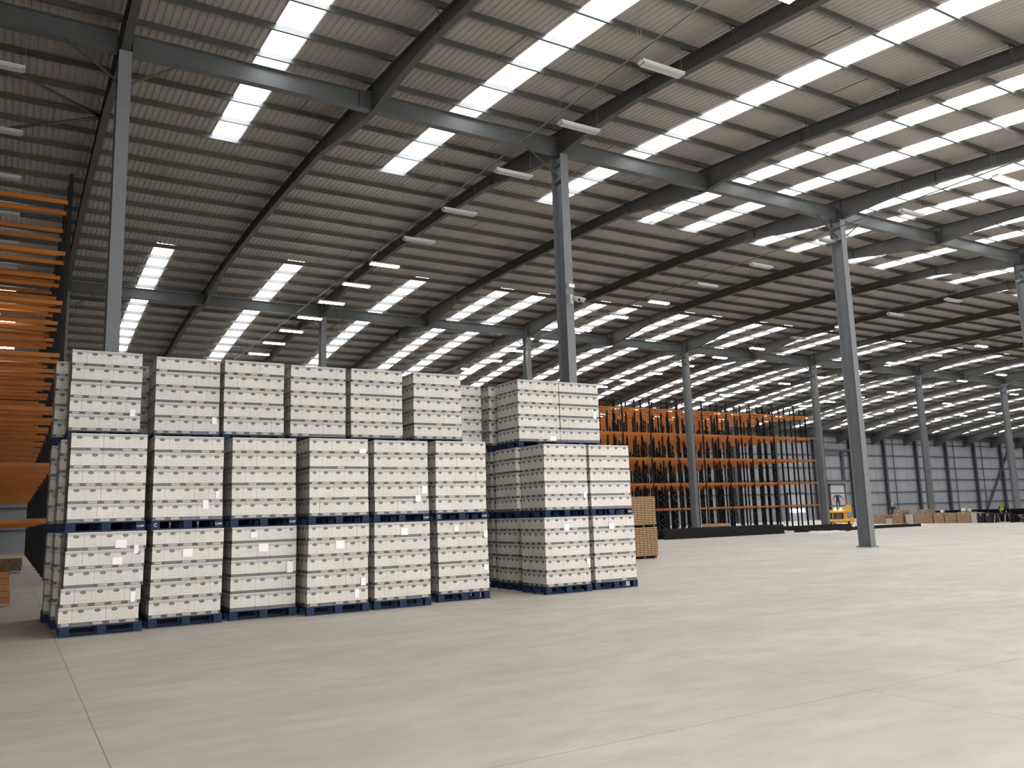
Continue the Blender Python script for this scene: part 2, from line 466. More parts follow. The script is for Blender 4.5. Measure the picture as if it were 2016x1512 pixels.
# tie beams along both column rows
def ibeam_x(L, d, bf, tf=.02, tw=.012):
    m = MB().box(0, L, -bf/2, bf/2, 0, tf).box(0, L, -bf/2, bf/2, d-tf, d).box(0, L, -tw/2, tw/2, tf, d-tf)
    for k in (.02, L/2-.4, L-.02): m.box(k-.008, k+.008, -bf/2+.02, bf/2-.02, tf, d-tf)
    return m
for ri, ry in ((0, ROW1), (1, ROW2)):
    for j, (a, b) in enumerate(zip(COLX, COLX[1:])):
        if ri == 0 and a > 60: continue
        if a < -20: continue
        o = put('tie_beam', ibeam_x(b-a-.34, .58, .26).mesh('tie_beam', 'beam'), None, (a+.17, ry, 13.94))
        FB = {-12.2: 'left of the leftmost column', 1.95: 'between the leftmost and the camera-bearing column', 15.67: 'between the camera-bearing and the free-standing column', 30.2: 'right of the free-standing column'}
        if ri == 0: lab = 'grey steel roof beam of the front column row, ' + FB.get(a, 'beyond the right edge' if a > 31 else 'beyond the left edge')
        else: lab = 'distant grey steel roof beam of the rear column row, %s from the left' % (ORD[j-1] if j >= 2 else 'hidden ' + ORD[j+1])
        tag(o, lab, 'beam', 'horizontal beams of the %s column row' % ('front' if ri == 0 else 'rear'))

# columns: I sections standing on base plates
def column_parts():
    W, D, tf, tw = .31, .58, .022, .014
    m = MB().box(-W/2, W/2, -D/2, -D/2+tf, .03, 13.9).box(-W/2, W/2, D/2-tf, D/2, .03, 13.9).box(-tw/2, tw/2, -D/2+tf, D/2-tf, .03, 13.9)
    for z in (13.6, 13.0): m.box(-W/2+.01, W/2-.01, -D/2+tf, D/2-tf, z-.008, z+.008)
    b = MB().box(-.24, .24, -.37, .37, 0, .03)
    for sx in (-.19, .19):
        for sy in (-.33, .33): b.tube([(sx, sy, .03), (sx, sy, .075)], .016, 6)
    k = MB().bar((-.16, -.1, 13.1), (-1.35, -.1, 13.93), .05, .05).bar((.16, -.1, 13.1), (1.35, -.1, 13.93), .05, .05)
    return m.mesh('shaft', 'column'), b.mesh('base_plate', 'column'), k.mesh('knee_brace', 'steel')
cs, cb, ck = column_parts()
CN = {1.95: 'left of the carton loads, rising behind the leftmost ones', 15.67: 'rising behind the right-hand carton loads, with security cameras on it', 30.2: 'standing free on open floor right of the carton loads'}
n2 = 0
for x in COLX:
    for ry in (ROW1, ROW2):
        if x < -13 or (ry == ROW1 and x > 50): continue
        if x in CN and ry == ROW1: lab = 'tall grey steel column ' + CN[x]
        elif x == 44.8 and ry == ROW1: lab = 'tall grey steel column at the right edge of the photo'
        elif ry == ROW1: lab = 'grey steel column of the front row, left of the frame'
        else:
            if x < 10: lab = 'grey rear-row steel column %s' % ('behind the left racking' if x > 0 else 'far left of the frame')
            else:
                n2 += 1
                extra = {1: 'behind the middle carton loads', 2: 'just left of the camera-bearing column', 3: 'in front of the far orange racking', 4: 'at the right end of the far racking', 5: 'right of the big free-standing column', 6: 'near the right edge of the photo'}
                lab = 'slim distant grey steel column %s' % extra.get(n2, 'of the rear row, %s from the left, beyond the right edge' % ORD[n2])
        t = thing('steel_column', lab, 'column', (x, ry, 0), 0, 'front row columns' if ry == ROW1 else 'rear row columns')
        put('shaft', cs, t); put('base_plate', cb, t); put('knee_brace', ck, t)
# roof bracing tubes left of the first column
for i, (p, q) in enumerate([((1.9, 28.6, 14.95), (-5.0, 22.6, 14.6)), ((1.9, 28.6, 14.95), (-5.0, 34.8, 15.1)), ((1.9, 16.0, 14.2), (-5.0, 22.2, 14.6))]):
    trim(MB().tube([p, q], .057, 8), 'steel')

def in_frame(x, y, z):
    d = Vector((x, y, z-EYE)); c = d.dot(fw)
    return c > 0 and abs(d.dot(r2)/c*1642.07) < 1008 and abs(d.dot(u2)/c*1642.07) < 756
# ------------------------------------------------------------------ roof lamps
def lamp_meshes():
    L, W = 1.34, .24
    h = MB().box(0, L, -W/2, W/2, .03, .075).box(0, L, -.05, .05, .075, .115).box(-.03, 0, -W/2, W/2, .0, .085).box(L, L+.03, -W/2, W/2, .0, .085)
    h.box(0, L, -.012, .012, .0, .03)
    d = MB().box(.01, L-.01, -W/2+.006, -.015, -.03, .03).box(.01, L-.01, .015, W/2-.006, -.03, .03)
    return h.mesh('housing', 'lampw'), d
lh, ld = lamp_meshes()
ldon = ld.mesh('lens', 'lampon'); ldoff = ld.mesh('lens', 'lampoff')
LROWS = [-1.62, 13.25, 29.3, 44.72, 60.2, 76.0, 91.6, 107.2]
LY = [11.4, 15.1, 18.8, 22.6, 26.55, 30.2, 33.9, 37.5, 41.2, 44.9, 48.5, 52.3, 56.1, 59.8, 63.5, 67.2, 70.9]
RN = ['row above the left racking', 'row left of the camera-bearing column', 'row by the big free-standing column', 'fourth row from the left', 'fifth row from the left', 'sixth row from the left', 'seventh row from the left', 'eighth row from the left']
LZ = 13.0
for ri, x in enumerate(LROWS):
    seen = 0
    for k, y in enumerate(LY):
        if ri >= 3 and y < 15: continue
        if ri >= 5 and y < 33: continue
        lit = y >= 33.5 or (ri == 1 and k == 0) or (ri == 2 and k == 1)
        if ri == 0: lit = y > 44
        if ri == 3 and y in (37.5,): lit = False
        vis = in_frame(x+.67, y, LZ) or in_frame(x+1.3, y, LZ); seen += vis
        t = thing('linear_roof_lamp', ('%s white roof lamp, %s from the front in the %s' % ('lit' if lit else 'unlit', ORD[seen], RN[ri])) if vis else '%s white roof lamp out of view, %s' % ('lit' if lit else 'unlit', RN[ri]), 'lamp', (x, y, LZ), 0, 'roof lamps, ' + RN[ri])
        put('housing', lh, t); put('lens', ldon if lit else ldoff, t)
        zt = sheet(y) - LZ - .02
        wm = MB().tube([(-.02, -.06, .1), (-.02, -.06, zt)], .004, 4).tube([(-.02, .06, .1), (-.02, .06, zt)], .004, 4).tube([(1.36, 0, .1), (1.36, 0, zt)], .004, 4)
        wm.tube([(-.05, -.07, .05), (-.05, -.08, .18), (-.05, 0, .26), (-.05, .08, .18), (-.05, .07, .05)], .010, 5)
        put('suspension_wire', wm.mesh('suspension_wire', 'wire'), t)
    if ri < 6:
        cx_ = x - .12 + (.75 if ri == 0 else 0)
        m = MB().tube([(cx_, y, LZ+.22+.012*math.sin(y*3)) for y in LY if y < 65], .024, 6)
        put_ = put('lighting_conduit', m.mesh('lighting_conduit', 'beam'))
        tag(put_, 'thin dark cable conduit linking the roof lamps of the ' + RN[ri], 'conduit', 'lighting conduits')

# ------------------------------------------------------------------ carton loads on blue pallets
CW, CD, CH = .2435, .196, .294
cm = MB().box(-CW/2+.001, CW/2-.001, -CD/2+.001, CD/2-.001, 0, CH-.003, 0, True)
CM = [cm.mesh('carton', 'carton'), cm.mesh('carton', 'cartonp')]
PW, PD, PH = 1.2, 1.0, .162
def pallet_meshes():
    d = MB()
    ws = [.125, .10, .125, .125, .125, .10, .125]; gap = (PD - sum(ws))/6; y = -PD/2
    for q in ws: d.box(-PW/2, PW/2, y, y+q, PH-.022, PH); y += q+gap
    for x in (-PW/2, -.07, PW/2-.14): d.box(x, x+.14, -PD/2, PD/2, PH-.044, PH-.0225)
    d = d.mesh('deck', 'blue')
    blk = MB().box(-.07, .07, -.06, .06, .022, PH-.0445).mesh('block', 'blue')
    b = MB()
    for y in (-PD/2, -.06, PD/2-.12): b.box(-PW/2, PW/2, y, y+.12, 0, .0215)
    return d, blk, b.mesh('base_board', 'blue')
pdk, pbk, pbb = pallet_meshes()
def text_mesh(body, size):
    cu = bpy.data.curves.new('txt', 'FONT'); cu.body = body; cu.size = size; cu.extrude = .001
    cu.align_x = 'CENTER'; cu.align_y = 'CENTER'
    o = bpy.data.objects.new('txt', cu); COL.objects.link(o)
    dg = bpy.context.evaluated_depsgraph_get(); dg.update()
    me = bpy.data.meshes.new_from_object(o.evaluated_get(dg))
    bpy.data.objects.remove(o); bpy.data.curves.remove(cu)
    for v in me.vertices: v.co = Vector((v.co.x, -v.co.z, v.co.y))
    me.materials.clear(); me.materials.append(MT['white']); me.update()
    return me
TX = text_mesh('CHEP', .048); TC = text_mesh('C', .085)
def make_pallet(x, y, z, rz, label, mark=0, group='blue pallets under the carton loads'):
    t = thing('blue_pallet', label, 'pallet', (x, y, z), rz, group)
    put('deck', pdk, t); put('base_board', pbb, t)
    for bx in (-PW/2+.07, 0, PW/2-.07):
        for by in (-PD/2+.06, 0, PD/2-.06): put('block', pbk, t, (bx, by, 0))
    if mark & 1: put('painted_mark', TC, t, (-PW/2+.075, -PD/2-.0015, .08))
    if mark & 2: put('painted_mark', TX, t, (PW/2-.075, -PD/2-.0015, .075))
    return t

LAB = MB().box(-.5, .5, -.001, .001, 0, 1)
def make_load(x, y, z, rz, label, sides='FLR', plain=.12, lean=0, full_top=False, labels=(), film='', group='white carton loads'):
    """x, y: centre of the load; sides F front, L left, R right; each layer 4 x 5 cartons plus a turned column"""
    t = thing('carton_load', label, 'carton load', (x, y, z), rz, group)
    W = 4*CW + CD; D = 5*CD
    flip0 = random.random() < .5
    band_plain = plain > .8
    for L in range(5):
        flip = (L % 2 == 0) == flip0
        if random.random() < .15: flip = not flip
        ox, oy = lean*(L-2)/4 + random.uniform(-.007, .007), random.uniform(-.007, .004)
        x0 = -W/2 + (CD if flip else 0)
        lp = plain + (.35 if random.random() < .2 else 0)
        spots = []
        for i in range(4):
            for j in range(5):
                front = j == 0 and 'F' in sides
                left = i == 0 and not flip and 'L' in sides
                right = i == 3 and flip and 'R' in sides
                if front or left or right or (full_top and L == 4): spots.append((x0 + CW*(i+.5), -D/2 + CD*(j+.5), 0))
        cx = -W/2 + CD/2 if flip else W/2 - CD/2
        for j in range(4):
            if (j == 0 and 'F' in sides) or (flip and 'L' in sides) or (not flip and 'R' in sides) or (full_top and L == 4):
                spots.append((cx, -D/2 + CW*(j+.5)*(D/(4*CW)), math.pi/2))
        for sx, sy, r in spots:
            o = put('carton', CM[1 if (band_plain or random.random() < lp) else 0], t,
                    (sx+ox+random.uniform(-.0015, .0015), sy+oy+random.uniform(-.003, .002), L*CH), r + (math.pi if (r and random.random() < .5) else 0))
    for (u, v, wd, ht) in labels:      # u along the front 0..1, v height in metres
        q = put('paper_label', LAB.mesh('paper_label', 'label'), t, (-W/2 + u*W, -D/2 - .014, v)); q.scale = (wd, 1, ht)
        q['label'] = 'white paper label'
    if film:
        m = MB(); n = 9; zz = [k*5*CH/10 for k in range(11)]
        sx = -W/2 - .014
        for zi in zz:
            for k in range(n+1):
                m.v.append((sx + .008*math.sin(k*2.1 + zi*5), -D/2-.012 + (D+.02)*k/n, zi+.002))
        for a in range(10):
            for k in range(n): q = a*(n+1)+k; m.face([q+n+1, q+n+2, q+1, q], 0, None, True)
        put('stretch_film', m.mesh('stretch_film', 'film'), t)
    return t

# fitted positions: (left edge, front) of each load, metres
A = [(.80, 15.36), (2.12, 15.59), (3.47, 15.69), (4.76, 15.35), (6.07, 15.38), (7.57, 15.70)]
B = [(.82, 15.58), (2.13, 15.74), (3.46, 15.72), (4.84, 15.55), (6.19, 15.68), (7.48, 15.56)]
Cc = [(.83, 16.73), (2.27, 16.86), (3.50, 16.76), (4.83, 16.82), (6.10, 16.76), (7.53, 16.72)]
Dd = [(9.95, 15.34), (11.33, 15.45)]; Ee = [(10.19, 15.66), (11.46, 15.68)]; Ff = [(10.21, 16.72), (11.41, 16.72)]
LW, LD = 4*CW + CD, 5*CD
CN6 = ['leftmost column', 'second column from the left', 'third column from the left', 'fourth column from the left', 'fifth column from the left', 'sixth column, at the gap']
CN2 = ['first column right of the gap', 'rightmost column']
TN = ['bottom', 'middle', 'top']
TH = PH + 5*CH
def stackup(X, Y, tier, cname, rowname, sides, **kw):
    z = tier*(TH+.002)
    rz = rad(random.uniform(-.5, .5)); mark = kw.pop('mark', 0)
    make_pallet(X + LW/2, Y + LD/2, z, rz, 'blue pallet under the %s carton load, %s, %s' % (TN[tier], cname, rowname), mark)
    make_load(X + LW/2, Y + LD/2 - .006, z + PH + .001, rz, 'white carton load, %s tier, %s, %s' % (TN[tier], cname, rowname), sides, **kw)
LBL = {'a0': [(.70, 1.20, .17, .13), (.66, .93, .15, .12), (.90, 1.10, .07, .14), (.88, .32, .07, .16)], 'a1': [(.50, .99, .16, .14)], 'a2': [(.33, 1.28, .11, .10), (.48, 1.02, .17, .14), (.90, .62, .11, .20)],
       'a3': [(.52, 1.02, .16, .15), (.91, .32, .09, .14), (.80, .10, .08, .16)], 'a4': [(.53, 1.22, .15, .13)], 'a5': [(.36, 1.25, .10, .12), (.95, 1.10, .09, .14), (.94, .42, .09, .12)],
       'b1': [(.75, .18, .10, .16), (.92, .36, .06, .13)], 'b3': [(.90, 1.19, .14, .09)], 'b4': [(.92, .40, .11, .15), (.80, .24, .12, .12)], 'c0': [(.88, .28, .09, .13)], 'c1': [(.92, .20, .09, .13)],
       'd0': [(.48, 1.17, .14, .14), (.95, .42, .09, .13)], 'd1': [(.43, 1.17, .14, .12)], 'e0': [(.93, .25, .08, .14)], 'f0': [(.82, .02, .19, .10)], 'f1': [(.88, .60, .09, .15)]}
FRN, SEC, THI = 'front row', 'second row back', 'third row back'
for i in range(6):
    stackup(*A[i], 0, CN6[i], FRN, 'FLR' if i == 5 else 'FL', labels=LBL.get('a%d' % i, ()), plain=.95 if i == 2 else .10, mark=0, film='L' if i == 0 else '', lean=[.075, .02, 0, .02, 0, -.015][i])
    stackup(*B[i], 1, CN6[i], FRN, 'FLR' if i == 5 else 'FL', labels=LBL.get('b%d' % i, ()), full_top=True, lean=[.01, 0, 0, -.01, -.02, .03][i], mark=[2, 3, 2, 0, 2, 3][i], film='L' if i == 0 else '')
    for t in (0, 1): stackup(Cc[i][0] - (.11 if i == 0 else .01), Cc[i][1]+.05, t, CN6[i], SEC, 'FLR' if i in (0, 5) else 'FL')
    stackup(*Cc[i], 2, CN6[i], SEC, 'FLR' if i == 5 else 'FL', labels=LBL.get('c%d' % i, ()), full_top=True, film='L' if i == 0 else '')
for i in range(2):
    stackup(*Dd[i], 0, CN2[i], FRN, 'FLR', labels=LBL.get('d%d' % i, ()), plain=.12 + .3*i)
    stackup(*Ee[i], 1, CN2[i], FRN, 'FLR', labels=LBL.get('e%d' % i, ()), plain=.15 + .5*i, full_top=True, mark=2*i)
    for t in (0, 1): stackup(Ff[i][0]-.12+.03*i, Ff[i][1]-.03, t, CN2[i], SEC, 'FLR', plain=.4)
    stackup(*Ff[i], 2, CN2[i], SEC, 'FLR', labels=LBL.get('f%d' % i, ()), plain=.15 + .8*i, full_top=True)
for cname, X in ((CN6[0], .64), (CN6[1], 2.10), ('seen through the gap', 8.74), (CN2[0], 10.14)):
    for t in range(3): stackup(X, 18.02 if X < 8 else 17.98, t, cname, THI, 'FLR', full_top=(t == 2))

# ------------------------------------------------------------------ pallet racking
def upright(h):
    m = MB()
    m.box(-.06, .06, -.045, -.038, .012, h).box(-.06, -.053, -.045, .04, .012, h).box(.053, .06, -.045, .04, .012, h)
    m.box(-.08, .08, -.08, .08, 0, .012)
    return m.mesh('upright', 'black')
def brace(h, dep):
    pts = []; z = .25
    while z < h-1.15: pts += [(0, .05, z), (0, dep-.05, z+.62)]; z += .98
    m = MB().tube(pts, .014, 4)
    return m.mesh('frame_brace', 'galv')
def rbeam(L):
    m = MB().box(.055, L-.055, -.025, .025, -.065, .065).box(.055, L-.055, .025, .032, -.065, .02)
    m.box(.045, .062, -.03, .05, -.12, .10).box(L-.062, L-.045, -.03, .05, -.12, .10)
    return m.mesh('beam', 'orange')
def rack_row(x0, bay, nb, y, levels, h, dep, um, bm, rm, label, group):
    t = thing('pallet_rack', label, 'pallet rack', (x0, y, 0), 0, group)
    for i in range(nb+1):
        a = put('upright', um, t, (i*bay, 0, 0)); b = put('upright', um, t, (i*bay, dep, 0), math.pi)
        put('frame_brace', bm, t, (i*bay, 0, 0))
    for i in range(nb):
        for z in levels:
            put('beam', rm, t, (i*bay, -.012, z)); put('beam', rm, t, (i*bay + bay, dep+.012, z), math.pi)
    return t
LV = [1.99, 3.70, 5.46, 7.18, 8.90, 10.55, 12.30]
um, bm, rm = upright(13.3), brace(13.3, 1.08), rbeam(2.85)
for k in range(14):
    lab = 'tall empty orange and black pallet rack %s' % ('nearest behind the left carton loads' if k == 0 else ('%s row back from the camera, left side' % ORD[k+1]))
    rack_row(1.18-2*2.85, 2.85, 2, 29.8 + 3.06*k, LV, 13.3, 1.08, um, bm, rm, lab, 'pallet racks at the left')
LV2 = [1.85, 3.80, 5.78, 7.72, 9.62]
um, bm, rm = upright(10.55), brace(10.55, 1.08), rbeam(2.74)
yy = [50.0, 51.3, 53.2, 54.5, 56.4, 57.7, 59.6, 60.9, 62.8, 64.1, 66.0, 67.3, 69.2, 70.5]
for k, y in enumerate(yy):
    lab = 'far empty rack with orange beams %s' % ('nearest behind the distant columns' if k == 0 else ('in the far block, %s row back' % ORD[k+1]))
    sh_ = [0, .45, .95, 1.5, .6, 1.9, 1.2, .2, 2.2, .8, 1.7, .4, 1.3, 2.0][k]
    rack_row(61.75-2.74*10-sh_, 2.74, 10, y, LV2, 10.55, 1.08, um, bm, rm, lab, 'pallet racks in the far block')

# ------------------------------------------------------------------ slatted timber panels in two piles
def timber_panel():
    m = MB(); n = 7; wd = 1.22/n
    for i in range(n): m.box(-.61+i*wd+.012, -.61+(i+1)*wd-.012, -.6, .6, .034, .064, 0)
    for y in (-.53, 0, .53): m.box(-.6, .6, y-.05, y+.05, 0, .0335, 1)
    return m.mesh('slatted_timber_panel', ['timber', 'timberd'])
TPM = timber_panel()
skid = MB()
for x in (-.5, 0, .5): skid.box(x-.05, x+.05, -.55, .55, 0, .09)
skid = skid.mesh('timber_skid', 'timberd')
zz = 0
for s in range(2):
    sk = put('timber_skid', skid, None, (20.02, 24.75, zz)); tag(sk, 'dark timber skid under the %s pile of brown slatted panels' % ('lower' if s == 0 else 'upper'), 'skid', 'skids under the timber panels')
    zz += .091
    for k in range(16):
        o = put('slatted_timber_panel', TPM, None, (20.02 + random.uniform(-.012, .012) - .03*s, 24.75, zz), rad(random.uniform(-.4, .4)))
        pos = 'lowest panel' if k == 0 else ('topmost panel' if k == 15 else '%s panel up' % ORD[k+1])
        tag(o, 'brown slatted timber panel, %s in the %s pile beside the cartons' % (pos, 'lower' if s == 0 else 'upper'), 'timber panel', 'slatted timber panels piled right of the cartons')
        zz += .0645

# ------------------------------------------------------------------ black rack frames lying on the floor
def frame_flat(L):
    m = MB()
    for y in (0, 1.0): m.box(0, L, y-.045, y-.038, 0, .10).box(0, L, y-.045, y+.045, .093, .10).box(0, L, y-.045, y+.045, 0, .007)
    return m.mesh('rack_frame', 'black')
def frame_braces(L):
    n = int((L-.6)/.9)
    m = MB().tube([(.3+.9*k, k % 2, .05) for k in range(n+1)], .016, 4)
    return m.mesh('frame_brace', 'galv')
def frame_pile(x, y, L, n, where, rz=0, z0=0.0):
    fm, fb = frame_flat(L), frame_braces(L)
    z = z0
    for k in range(n):
        t = thing('rack_frame', 'flat black rack frame, %s in the pile %s' % ('lowest' if k == 0 else ('topmost' if k == n-1 else ORD[k+1] + ' up'), where), 'rack frame', (x + random.uniform(-.12, .12), y + random.uniform(-.02, .02), z), rz, 'rack frames piled ' + where)
        put('side_post', fm, t); put('frame_brace', fb, t)
        z += .102
    return z
frame_pile(34.0, 39.3, 10.5, 6, 'in front of the far racking')
frame_pile(46.2, 39.0, 5.9, 2, 'left of the free-standing column base')
frame_pile(53.2, 39.4, 6.4, 2, 'right of the free-standing column base')
frame_pile(49.6, 43.6, 7.5, 3, 'behind the free-standing column')
frame_pile(68.2, 36.4, 6.0, 6, 'at the right edge')
frame_pile(72.3, 37.8, 9.0, 10, 'behind the brown boxes', math.pi/2)
frame_pile(75.4, 38.0, 8.0, 10, 'behind the bright-vested worker', math.pi/2)

# small timber on the near frame pile
o = put('timber_crate', MB().box(0, 1.9, 0, .9, 0, .26).box(-.02, 1.92, -.02, .92, .2, .26).mesh('timber_crate', 'timber'), None, (38.4, 41.2, .0)); o.location = (38.6, 41.0, .3)
o.location = (39.6, 40.9, 0); o.scale = (.8, 1, 3.1)
tag(o, 'pale brown timber crate behind the black rack frame pile', 'crate')

# ------------------------------------------------------------------ brown cartons in a row, far right
def big_box(x, y, wd, dp, h, m, label, z=0, rz=0):
    b = MB().box(-wd/2, wd/2, -dp/2, dp/2, 0, h).box(-wd/2-.004, wd/2+.004, -dp/2-.004, dp/2+.004, h-.09, h+.004)
    t = thing('cardboard_box', label, 'box', (x, y, z), rz, 'large boxes in the far right row')
    put('body', b.mesh('body', m), t)
    put('packing_tape', MB().box(-.04, .04, -dp/2-.006, dp/2+.006, h-.2, h+.007).mesh('packing_tape', 'cardl'), t)
    return t
a_ = rad(-90)          # the row runs away from the camera's right, fronts facing left
def row_box(y0, y1, h, m, label, z=0, dx=0, dp=1.1):
    return big_box(68 + dp/2 + dx, (y0+y1)/2, abs(y1-y0)-.05, dp, h, m, label, z, a_)
row_box(49.7, 48.32, .80, 'card', 'brown box at the left end of the row, beside the big column')
row_box(48.3, 47.6, .45, 'cardl', 'low pale grey box left of the taller brown boxes')
row_box(47.58, 46.6, .90, 'card', 'brown box with a flat box on it, left part of the row')
row_box(47.5, 46.4, .28, 'card', 'flat brown box lying on top, left part of the row', .914, .05, .9)
row_box(46.3, 45.55, .78, 'cardl', 'paler box in the middle of the distant box row')
row_box(45.5, 43.75, .90, 'card', 'widest brown box of the distant row, flat box on top')
row_box(45.2, 44.0, .26, 'card', 'flat brown box on the widest box of the row', .914, .1, .8)
row_box(43.7, 42.72, .84, 'card', 'shiny wrapped brown box right of the widest one')
row_box(42.7, 41.62, .84, 'card', 'brown box, second from the right of the brown ones')
row_box(41.6, 40.45, .90, 'card', 'rightmost brown box of the distant row')
row_box(40.43, 39.9, .82, 'cardl', 'pale end box right of the brown boxes')
row_box(39.85, 39.3, .78, 'navyp', 'dark blue box right of the pale end box')
row_box(39.25, 38.75, .74, 'rubber', 'black box right of the dark blue box')
t = thing('trestle_table', 'low black trestle table with pale legs beside the black box', 'table', (68.6, 38.2, 0), a_)
put('table_top', MB().box(-.5, .5, -.5, .5, .66, .74).mesh('table_top', 'rubber'), t)
lg = MB().bar((0, -.42, 0), (0, -.2, .66), .06, .06).bar((0, .42, 0), (0, .2, .66), .06, .06).mesh('leg', 'cardl')
for x in (-.42, .42): put('leg', lg, t, (x, 0, 0))
for i, (x, y, s, z, lab) in enumerate(((68.6, 43.2, .26, .856, 'crumpled clear wrap on the shiny wrapped box'), (68.4, 41.2, .30, .916, 'white crumpled wrap on the rightmost brown box, left lump'), (68.5, 40.75, .24, .916, 'white crumpled wrap on the rightmost brown box, right lump'))):
    m = MB().tube([(0, 0, 0), (0, 0, s*.3), (0, 0, s*.7), (0, 0, s)], [s*.5, s*.75, s*.55, s*.1], 9)
    o = put('plastic_bundle', m.mesh('plastic_bundle', 'plastic'), None, (x, y, z)); tag(o, lab, 'plastic wrap')

# ------------------------------------------------------------------ things at the left edge
def board_sheet():
    return MB().box(-1.3, 1.3, -.55, .55, 0, .034).mesh('plywood_sheet', 'ply')
bsm = board_sheet(); top = MB().box(-1.3, 1.3, -.55, .55, 0, .034).mesh('plywood_sheet', 'plyt')
z = .09
for x in (-1.6, -.6, .1):
    o = put('timber_bearer', MB().box(-.04, .04, -.5, .5, 0, .09).mesh('timber_bearer', 'timberd'), None, (x, 40.75, 0)); tag(o, 'dark timber bearer under the plywood pile, %s' % ('leftmost' if x < -1 else 'middle' if x < 0 else 'rightmost'), 'bearer')
for k in range(16):
    o = put('plywood_sheet', top if k == 15 else bsm, None, (-.74 + random.uniform(-.02, .02), 40.75, z)); z += .0345
    tag(o, '%s sheet, %s in the pile under the left racking' % ('pale top plywood' if k == 15 else 'brown plywood', 'topmost' if k == 15 else ('lowest' if k == 0 else ORD[k+1] + ' up')), 'plywood sheet', 'plywood sheets in the pile')
obm = rbeam(2.7)
for k in range(10):
    zz = .067 + .14*(k // 2) + (.06 if k < 2 else .06)
    o = put('rack_beam', obm, None, (-2.62 + (.02 if k % 2 else .06) + (.03 if k < 4 else 0), 22.75 + .22*(k % 2), zz)); o.location.z = .125 + .145*(k // 2)
    tag(o, 'loose orange rack beam on the left floor pile, %s layer, %s one' % (ORD[k//2+1], 'rear' if k % 2 else 'front'), 'rack beam', 'loose orange beams stacked on the floor at the left')

# ------------------------------------------------------------------ cameras on the middle column
t = thing('security_camera', 'twin white security camera on the middle column above the cartons', 'camera', (15.67, 22.0, 8.6))
put('bracket', MB().box(-.10, .02, -.06, .107, -.02, .28).mesh('bracket', 'lampw'), t)
hm = MB().tube([(0, .05, .22), (0, -.05, .16), (0, -.2, .09), (0, -.24, .07)], [.05, .085, .085, .08], 12).mesh('camera_head', 'lampw')
lm = MB().tube([(0, -.24, .07), (0, -.252, .064)], [.062, .055], 12).mesh('lens', 'lens')
for dx, r in ((.06, 12), (.24, 35)):
    h = put('camera_head', hm, t, (dx, -.02, 0), rad(r)); put('lens', lm, h)
t = thing('junction_box', 'small white junction box above the security camera on the column', 'junction box', (15.68, 22.025, 9.2))
put('enclosure', MB().box(-.13, .1, -.06, .08, -.06, .06).mesh('enclosure', 'lampw'), t)
put('lid', MB().box(-.12, .09, -.07, -.06, -.05, .05).mesh('lid', 'white'), t)

# ------------------------------------------------------------------ lift truck with a standing worker, far right
rzm = math.atan2(-.784, .62)
t = thing('lift_truck', 'yellow lift truck with a worker on its platform, beside the far column', 'lift truck', (67.75, 53.0, 0), rzm)
ch = MB().loft([[(-.95, -.5, .14), (.95, -.5, .14), (.95, .9, .14), (-.95, .9, .14)], [(-1.02, -.62, .30), (1.02, -.62, .30), (1.02, .9, .30), (-1.02, .9, .30)], [(-.9, -.5, .46), (.9, -.5, .46), (.9, .9, .46), (-.9, .9, .46)]])
put('chassis', ch.mesh('chassis', 'yellow'), t)
put('body', MB().box(-.62, .55, -.30, .8, .46, 1.14).box(.38, .72, -.42, .5, .46, 1.25).mesh('body', 'yellow'), t)
gr = put('grille', MB().box(-.52, .36, -.36, -.30, .50, 1.06).mesh('grille', 'grille'), t)
sl = MB()
for k in range(5): sl.box(-.30, .16, -.372, -.36, .56+k*.1, .575+k*.1)
put('slat', sl.mesh('slat', 'steelp'), gr)
put('platform', MB().box(-1.05, .72, -.55, .75, 1.16, 1.32).box(-1.05, .72, -.58, -.55, 1.10, 1.36).mesh('platform', 'yellow'), t)
rl = MB()
for x in (-1.02, -.45, .2, .70):
    for y in (-.5, .7): rl.tube([(x, y, 1.32), (x, y, 2.25)], .018, 6)
for z in (1.8, 2.25):
    for y in (-.5, .7): rl.tube([(-1.02, y, z), (.70, y, z)], .018, 6)
    for x in (-1.02, .70): rl.tube([(x, -.5, z), (x, .7, z)], .018, 6)
put('guard_rail', rl.mesh('guard_rail', 'orange'), t)
put('control_box', MB().box(.62, 1.12, -.5, .1, 1.14, 1.80).box(.66, 1.08, -.52, -.5, 1.3, 1.7).mesh('control_box', 'yellow'), t)
whm = MB().tube([(-.10, 0, 0), (-.09, 0, 0), (.09, 0, 0), (.10, 0, 0)], [.14, .19, .19, .14], 14).mesh('wheel', 'rubber')
for x in (-.8, .8):
    for y in (-.45, .75): put('wheel', whm, t, (x, y, .19))
put('drum', MB().tube([(1.08, -.66, .36), (1.08, -.2, .36)], .27, 16).mesh('drum', 'yellow'), t)
put('battery_cover', MB().box(1.38, 1.72, -.6, 0, 0.02, .5).mesh('battery_cover', 'white'), t)
lp = MB().tube([(0, -.04, 0), (0, .05, 0)], [.10, .07], 12).mesh('work_light', 'headl')
for x in (-.32, .16): put('work_light', lp, t, (x, -.62, 1.42))
for x in (-.9,): put('mast_post', MB().box(x-.04, x+.04, .62, .70, .4, 1.16).mesh('mast_post', 'grille'), t)
put('bag', MB().loft([[(-.16, -.1, 0), (.16, -.1, 0), (.16, .1, 0), (-.16, .1, 0)], [(-.18, -.12, .2), (.18, -.12, .2), (.18, .12, .2), (-.18, .12, .2)], [(-.08, -.06, .36), (.08, -.06, .36), (.08, .06, .36), (-.08, .06, .36)]]).mesh('bag', 'dark'), t, (-.78, -.2, 1.32))

